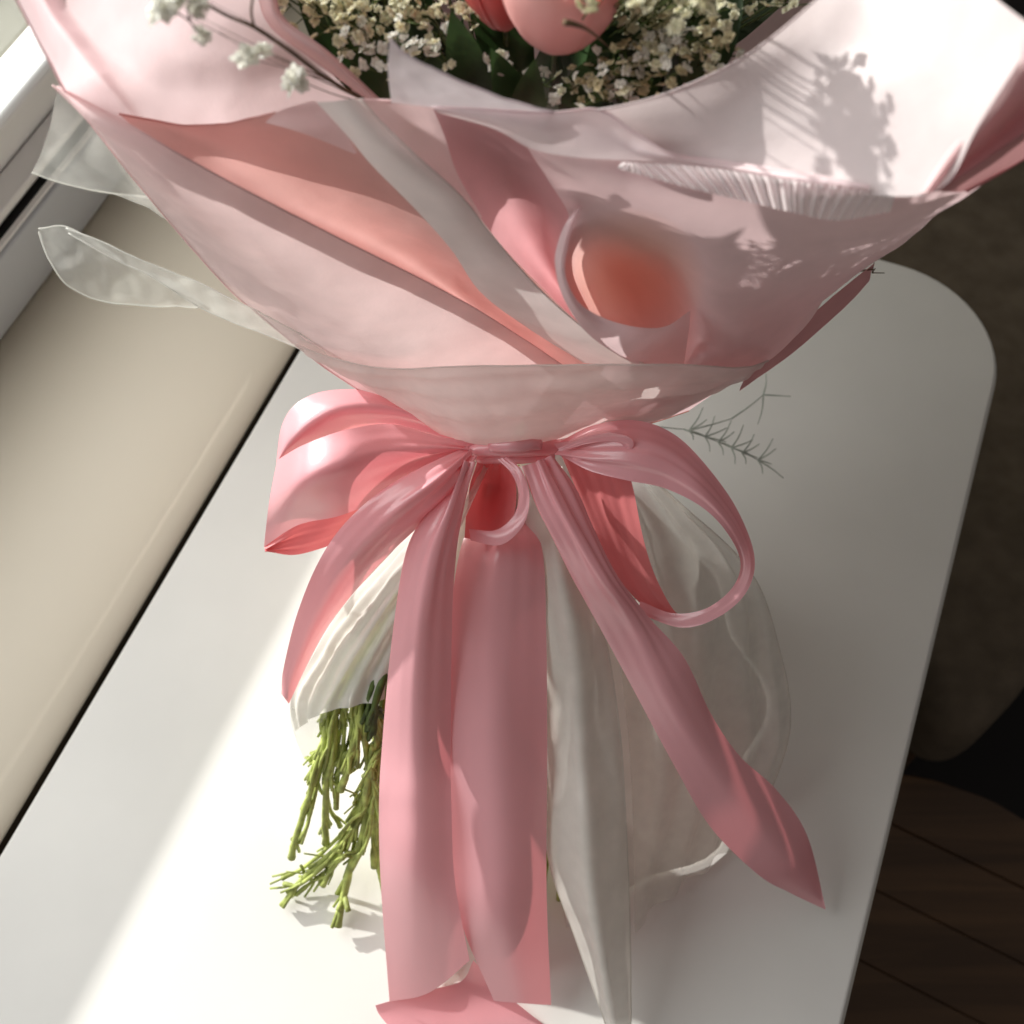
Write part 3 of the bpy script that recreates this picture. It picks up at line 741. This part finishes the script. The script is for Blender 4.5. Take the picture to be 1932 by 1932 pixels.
for a, b, c, d, r in tips:
    stem([(900, 875, .188), (790, 1080, .15), a, b, c, d], r * .9, nodes=5)
    for _ in range(2):
        j = lambda q, m: (q[0] + random.uniform(-m, m), q[1] + random.uniform(-m, m), max(.004, q[2] + random.uniform(-.004, .004)))
        if d[0] < 700: stem([(900, 875, .188), (790 + random.uniform(-15, 15), 1080, .15), j(a, 10), j(b, 14), j(c, 16), j((d[0] + 12, d[1] - 40, d[2] + .008), 18)], r * .62, nodes=5)
for k in range(12):
    x = 760 + 30 * k; stem([(930 + k * 4, 880, .186), (900 + k * 10, 1200, .12), (x, 1500, .05), (x + random.uniform(-15, 15), 1700, .004)], .0018, nodes=3)
for q in ((700, 1330, .108), (690, 1310, .106), (708, 1345, .108)):
    stem([(900, 875, .188), (800, 1080, .152), (q[0] + 6, q[1] - 40, q[2] + .012), q, (q[0] - 4, q[1] + 40, q[2] - .012)], .0017, 'stemdark', 1.1, 2)

# ---- flowers
def blossom_mesh(seed, mat, r=.0021):
    rnd = random.Random(seed); bm = bmesh.new()
    for ring, (n, tilt, l) in enumerate(((6, 25, 1.0), (5, 55, .75), (3, 78, .5))):
        for k in range(n):
            a = 2 * math.pi * (k + .5 * ring) / n + rnd.uniform(-.25, .25); tl = R(tilt + rnd.uniform(-12, 12)); L_ = r * l * rnd.uniform(.85, 1.15)
            d = Vector((math.cos(a) * math.cos(tl), math.sin(a) * math.cos(tl), math.sin(tl))); sd = Vector((-math.sin(a), math.cos(a), 0))
            up = d.cross(sd) * -1
            b0 = bm.verts.new(d * L_ * .1); m1 = bm.verts.new(d * L_ * .62 + sd * L_ * .42 + up * L_ * .12); m2 = bm.verts.new(d * L_ * .62 - sd * L_ * .42 + up * L_ * .12)
            mid = bm.verts.new(d * L_ * .6 - up * L_ * .1); e = bm.verts.new(d * L_ + up * L_ * .2)
            for f in ((b0, mid, m1), (b0, m2, mid), (mid, e, m1), (mid, m2, e)): bm.faces.new(f)
    me = bpy.data.meshes.new('blossom'); bm.to_mesh(me); bm.free(); me.materials.append(mat)
    return me
BM = {k: [blossom_mesh(s, M[k]) for s in range(4)] for k in ('blossom', 'blossomw', 'blossomd')}
nblos = 0
mass = []
def put_blossom(p, kind, parent, scale=1.0, inv=None):
    global nblos
    rot = Matrix.Rotation(random.uniform(0, 6.28), 4, 'Z') @ Matrix.Rotation(random.uniform(-.9, .9), 4, 'X') @ Matrix.Rotation(random.uniform(-.9, .9), 4, 'Y')
    mtx = Matrix.Translation(p) @ rot @ Matrix.Diagonal((scale, scale, scale, 1))
    if nblos >= 295: mass.append((mtx, kind)); return
    nblos += 1
    o = bpy.data.objects.new('blossom', random.choice(BM[kind])); C.objects.link(o)
    o.parent = parent; o.matrix_parent_inverse = Matrix.Identity(4); o.matrix_basis = bi @ mtx if False else parent_inv[parent.name] @ mtx
parent_inv = {}
def sprig(base, tops, kinds, sc=(.8, 1.15), mat='stemdark', clus=4, spread=.0035, label=None, rb=.0005):
    bm = bmesh.new(); hub = []
    for q in tops:
        j = base.lerp(q, .55) + Vector((random.uniform(-1, 1), random.uniform(-1, 1), 0)) * .002
        tube(bm, cr([base, j, q], 8), rb, rb * .6, 5)
        pts = []
        for _ in range(clus):
            v = Vector((random.gauss(0, 1), random.gauss(0, 1), random.gauss(0, .7))) * spread
            e = q + v; tube(bm, [q - Vector((0, 0, .002)), e], .00022, .00016, 4); pts.append(e)
        hub += pts
    me = bpy.data.meshes.new('babys_breath_sprig'); bm.to_mesh(me); bm.free()
    o = link('babys_breath_sprig', me, M[mat], bq); o.matrix_parent_inverse = bi; parent_inv[o.name] = Matrix.Identity(4)
    if label: o['label'] = label
    for e in hub: put_blossom(e, random.choice(kinds), o, random.uniform(*sc))
# loose sprays over the left collar
sp = sprig(P(700, 195, .392), [P(555, 148, .432)], ['blossomw'], (1.5, 2.0), 'twig', 5, .0016, rb=.00022, label= 'lone white blossoms leaning over the left sheet')
sprig(P(690, 192, .392), [P(478, 88, .445), P(462, 108, .443)], ['blossomw'], (1.3, 1.7), 'twig', 3, .0022, rb=.00015)
sprig(P(640, 160, .40), [P(330, 8, .462), P(375, -8, .462), P(300, 12, .464), P(352, 24, .460)], ['blossomw'], (1.2, 1.7), 'twig', 4, .003, rb=.00012)
bm = bmesh.new()
tube(bm, cr([P(*q) for q in ((705, 198, .392), (620, 150, .415), (545, 95, .43), (480, 52, .44), (430, 30, .445), (385, 5, .45), (340, -20, .46))], 30), .00055, .00035, 6)
tube(bm, cr([P(*q) for q in ((480, 52, .44), (474, 20, .446), (480, -20, .455))], 10), .0004, .0003, 6)
me = bpy.data.meshes.new('twig'); bm.to_mesh(me); bm.free()
o = link('twig', me, M['twig'], bq); o.matrix_parent_inverse = bi

def in_bed(x, y):
    # left roll, front rim, right collar
    if y < -60 or y > 208: return False
    left = 520 + (y + 10) * 1.02 if y > -10 else 500
    if x < left + 12: return False
    if y > 60 and x < 740 and y > 185: return False
    right = 1540 - y * 1.15 - (max(0, y - 90)) * 1.1
    if x > right - 8: return False
    if x > 735 and y > 75 + (x - 735) * .44 and x < 1040: return False
    return True
bed = []
def dens(x, y):
    d = .5
    if 560 < x < 900 and y < 90: d = 1.0
    if 1100 < x < 1350: d = 1.0
    if 860 < x < 1000 and y > 60: d = .22
    if x > 1330: d = .55
    if 1040 < x < 1120 and 100 < y < 160: d = .25
    if 740 < x < 900 and y > 90: d = .3
    if abs(x - 1030) < 135 and y < 105: d = 0
    return d
tries = 0
while len(bed) < 165 and tries < 20000:
    tries += 1
    x, y = random.uniform(520, 1540), random.uniform(-50, 208)
    if in_bed(x, y) and random.random() < dens(x, y) and all((x - a) ** 2 + (y - b) ** 2 > 14 ** 2 for a, b in bed): bed.append((x, y))
bed.sort(key=lambda q: -q[1])
for k, (x, y) in enumerate(bed):
    h = .392 + .010 * random.random() + .010 * min(1, max(0, (150 - y) / 150)) - (.006 if y > 150 else 0)
    if x > 1080: h = .392 + .008 * random.random()
    if 1150 < x < 1360 and y < 150: h = .398 + .014 * random.random()
    kinds = ['blossomd', 'blossom', 'blossomw'] if 1060 < x < 1400 else ['blossom', 'blossomw', 'blossomw']
    sprig(P(960 + (x - 960) * .7, 120 + (y - 100) * .3, .33), [P(x, y, h)], kinds, (.70, 1.15), 'stemdark', 4, .0032)
# taller sprigs beyond the frame, whose shadows fall on the right sheet
for k in range(30):
    x = random.uniform(1530, 1770); yt = 258 + 25 * abs(math.sin(x * .035)) + (abs(x - 1650) * .2)
    y = random.uniform(yt, 372)
    q = P(x, y, .422) - trav * random.uniform(.070, .084)
    sprig(P(1060, -60, .34).lerp(Vector((q.x, q.y, .35)), .35), [q], ['blossom', 'blossomd'], (.9, 1.3), 'stemdark', 6, .0032, rb=.0003)
if mass:
    bm = bmesh.new()
    for mtx, kind in mass:
        t = random.choice(BM[kind]); base = len(bm.verts); vs = [bm.verts.new(mtx @ v.co) for v in t.vertices]
        for p in t.polygons:
            f = bm.faces.new([vs[i] for i in p.vertices]); f.material_index = {'blossom': 0, 'blossomw': 1, 'blossomd': 2}[kind]
    me = bpy.data.meshes.new('blossom_mass'); bm.to_mesh(me); bm.free()
    o = link('blossom_mass', me, [M['blossom'], M['blossomw'], M['blossomd']], bq, False); o.matrix_parent_inverse = bi; o['kind'] = 'stuff'

# leaves between the flowers
def leaf(a, b, wd, up, parent=bq):
    A, B = P(*a), P(*b); d = B - A; side = d.cross(Vector((0, -.5, 1))).normalized(); nrm = side.cross(d).normalized()
    bm = bmesh.new(); n = 12; rows = []
    for i in range(n + 1):
        u = i / n; wv = wd * math.sin(math.pi * min(1, u * .93 + .07)) ** .8; c = A + d * u + nrm * (up * math.sin(math.pi * u))
        rows.append([bm.verts.new(c + side * wv * q + nrm * (abs(q) * wv * .35)) for q in (-1, -.5, 0, .5, 1)])
    for r0, r1 in zip(rows, rows[1:]):
        for j in range(4): bm.faces.new((r0[j], r0[j + 1], r1[j + 1], r1[j]))
    me = bpy.data.meshes.new('leaf'); bm.to_mesh(me); bm.free()
    o = link('leaf', me, M['leaf'], parent); o.matrix_parent_inverse = bi
for a, b, wd in (((900, 230, .37), (850, 20, .412), .007), ((960, 230, .37), (925, 90, .408), .006), ((1000, 240, .37), (1010, 110, .41), .006),
                 ((1080, 240, .37), (1150, 90, .402), .007), ((1180, 200, .37), (1260, 20, .405), .008), ((1300, 160, .38), (1400, -20, .41), .008),
                 ((820, 200, .37), (760, 20, .40), .007), ((740, 190, .37), (640, 20, .40), .007), ((1120, 150, .37), (1210, -60, .41), .007),
                 ((690, 180, .37), (560, -10, .40), .006), ((980, 180, .36), (880, -80, .41), .009)):
    leaf(a, b, wd, .004)
for k in range(40):
    x, y = random.uniform(600, 1450), random.uniform(-60, 180)
    if not in_bed(x, y): continue
    leaf((960 + (x - 960) * .8, y + 80, .355), (x, y - 30, .392), random.uniform(.003, .006), .003)

# tulip
def tulip(c, r, h, axis, lab='large pale pink tulip head at the top of the flower bed'):
    bm = bmesh.new(); tube(bm, cr([c + axis * .004, c + Vector((0, .012, -.014)), c + Vector((.002, .05, -.09))], 12), .0009, .0012, 10)
    me = bpy.data.meshes.new('tulip'); bm.to_mesh(me); bm.free()
    t = link('tulip', me, M['stemdark'], bq); t.matrix_parent_inverse = bi; t['label'] = lab; dk = 'deep' in lab
    zx = axis.orthogonal().normalized(); q = axis.to_track_quat('Z', 'Y').to_matrix()
    for k, (a, ro, mt) in enumerate(((0, 1, 'tulip'), (120, .98, 'tulip'), (240, .96, 'tulip'), (60, .9, 'tulipd'), (180, .9, 'tulipd'), (300, .9, 'tulipd'))):
        bm = bmesh.new(); rows = []
        for i in range(17):
            u = i / 16; rad = r * ro * (math.sin(math.pi * min(1, u * .60 + .004)) ** .5) * (1 - .25 * max(0, u - .6)); half = R(66) * (1 - max(0, u - .55) ** 2 * 3.4)
            row = []
            for j in range(13):
                v = -1 + 2 * j / 12; an = R(a + 200) + half * v
                rr_ = rad * (1 - .05 * v * v + .015 * math.sin(9 * v))
                row.append(bm.verts.new(c + q @ Vector((rr_ * math.cos(an), rr_ * math.sin(an), h * u - .1 * h * v * v * u))))
            rows.append(row)
        for r0, r1 in zip(rows, rows[1:]):
            for j in range(12): bm.faces.new((r0[j], r0[j + 1], r1[j + 1], r1[j]))
        me = bpy.data.meshes.new('petal'); bm.to_mesh(me); bm.free()
        o = link('petal', me, M['tulipd' if dk else mt], t); o.matrix_parent_inverse = Matrix.Identity(4)
tulip(P(1050, 92, .402), .0196, .036, Vector((.03, .10, 1)).normalized())
tulip(P(955, 55, .398), .0150, .040, Vector((-.15, .2, 1)).normalized(), 'deep coral tulip half hidden behind the pale one')
bm = bmesh.new(); tube(bm, cr([P(1065, 42, .446), P(1085, 46, .444), P(1112, 58, .436), P(1150, 90, .405)], 12), lambda u: .0007 * (1.3 - u), seg=6)
me = bpy.data.meshes.new('twig'); bm.to_mesh(me); bm.free(); o = link('twig', me, M['twig'], bq); o.matrix_parent_inverse = bi

# grey-green fern sprigs on the right, under the wrapping
bm = bmesh.new()
def br(a, b, r): tube(bm, cr([P(*a), P(*[(a[i] + b[i]) / 2 + (3 if i == 0 else 0) for i in range(3)]), P(*b)], 6), r, r * .5, 5)
main = [(1180, 800, 0.090), (1290, 810, 0.077), (1370, 840, 0.068), (1430, 868, 0.061), (1478, 902, 0.054)]
for a, b in zip(main, main[1:]): br(a, b, .0005)
for x, y, z in ((1300, 812, 0.076), (1330, 824, 0.072), (1355, 834, 0.070), (1380, 845, 0.067), (1400, 855, 0.064), (1430, 868, 0.061)):
    for dx, dy in ((45, -22), (38, 12), (30, -40), (10, 30)):
        br((x, y, z), (x + dx * random.uniform(.6, 1.1), y + dy * random.uniform(.6, 1.1), z - .004), .0005)
for a, b in (((1380, 790, 0.072), (1440, 745, 0.068)), ((1440, 745, 0.068), (1492, 748, 0.065)), ((1440, 745, 0.068), (1445, 705, 0.068)), ((1440, 745, 0.068), (1430, 800, 0.065)), ((1300, 812, 0.076), (1380, 790, 0.072))): br(a, b, .0005)
me = bpy.data.meshes.new('fern_sprig'); bm.to_mesh(me); bm.free(); o = link('fern_sprig', me, M['fern'], bq); o.matrix_parent_inverse = bi
sprig(P(1600, 520, .29), [P(1648, 508, .302)], ['blossomw'], (1.0, 1.3), 'twig', 3, .0015)

S.render.resolution_x = 1024; S.render.resolution_y = 1024
print('blossoms', nblos, 'mass', len(mass))
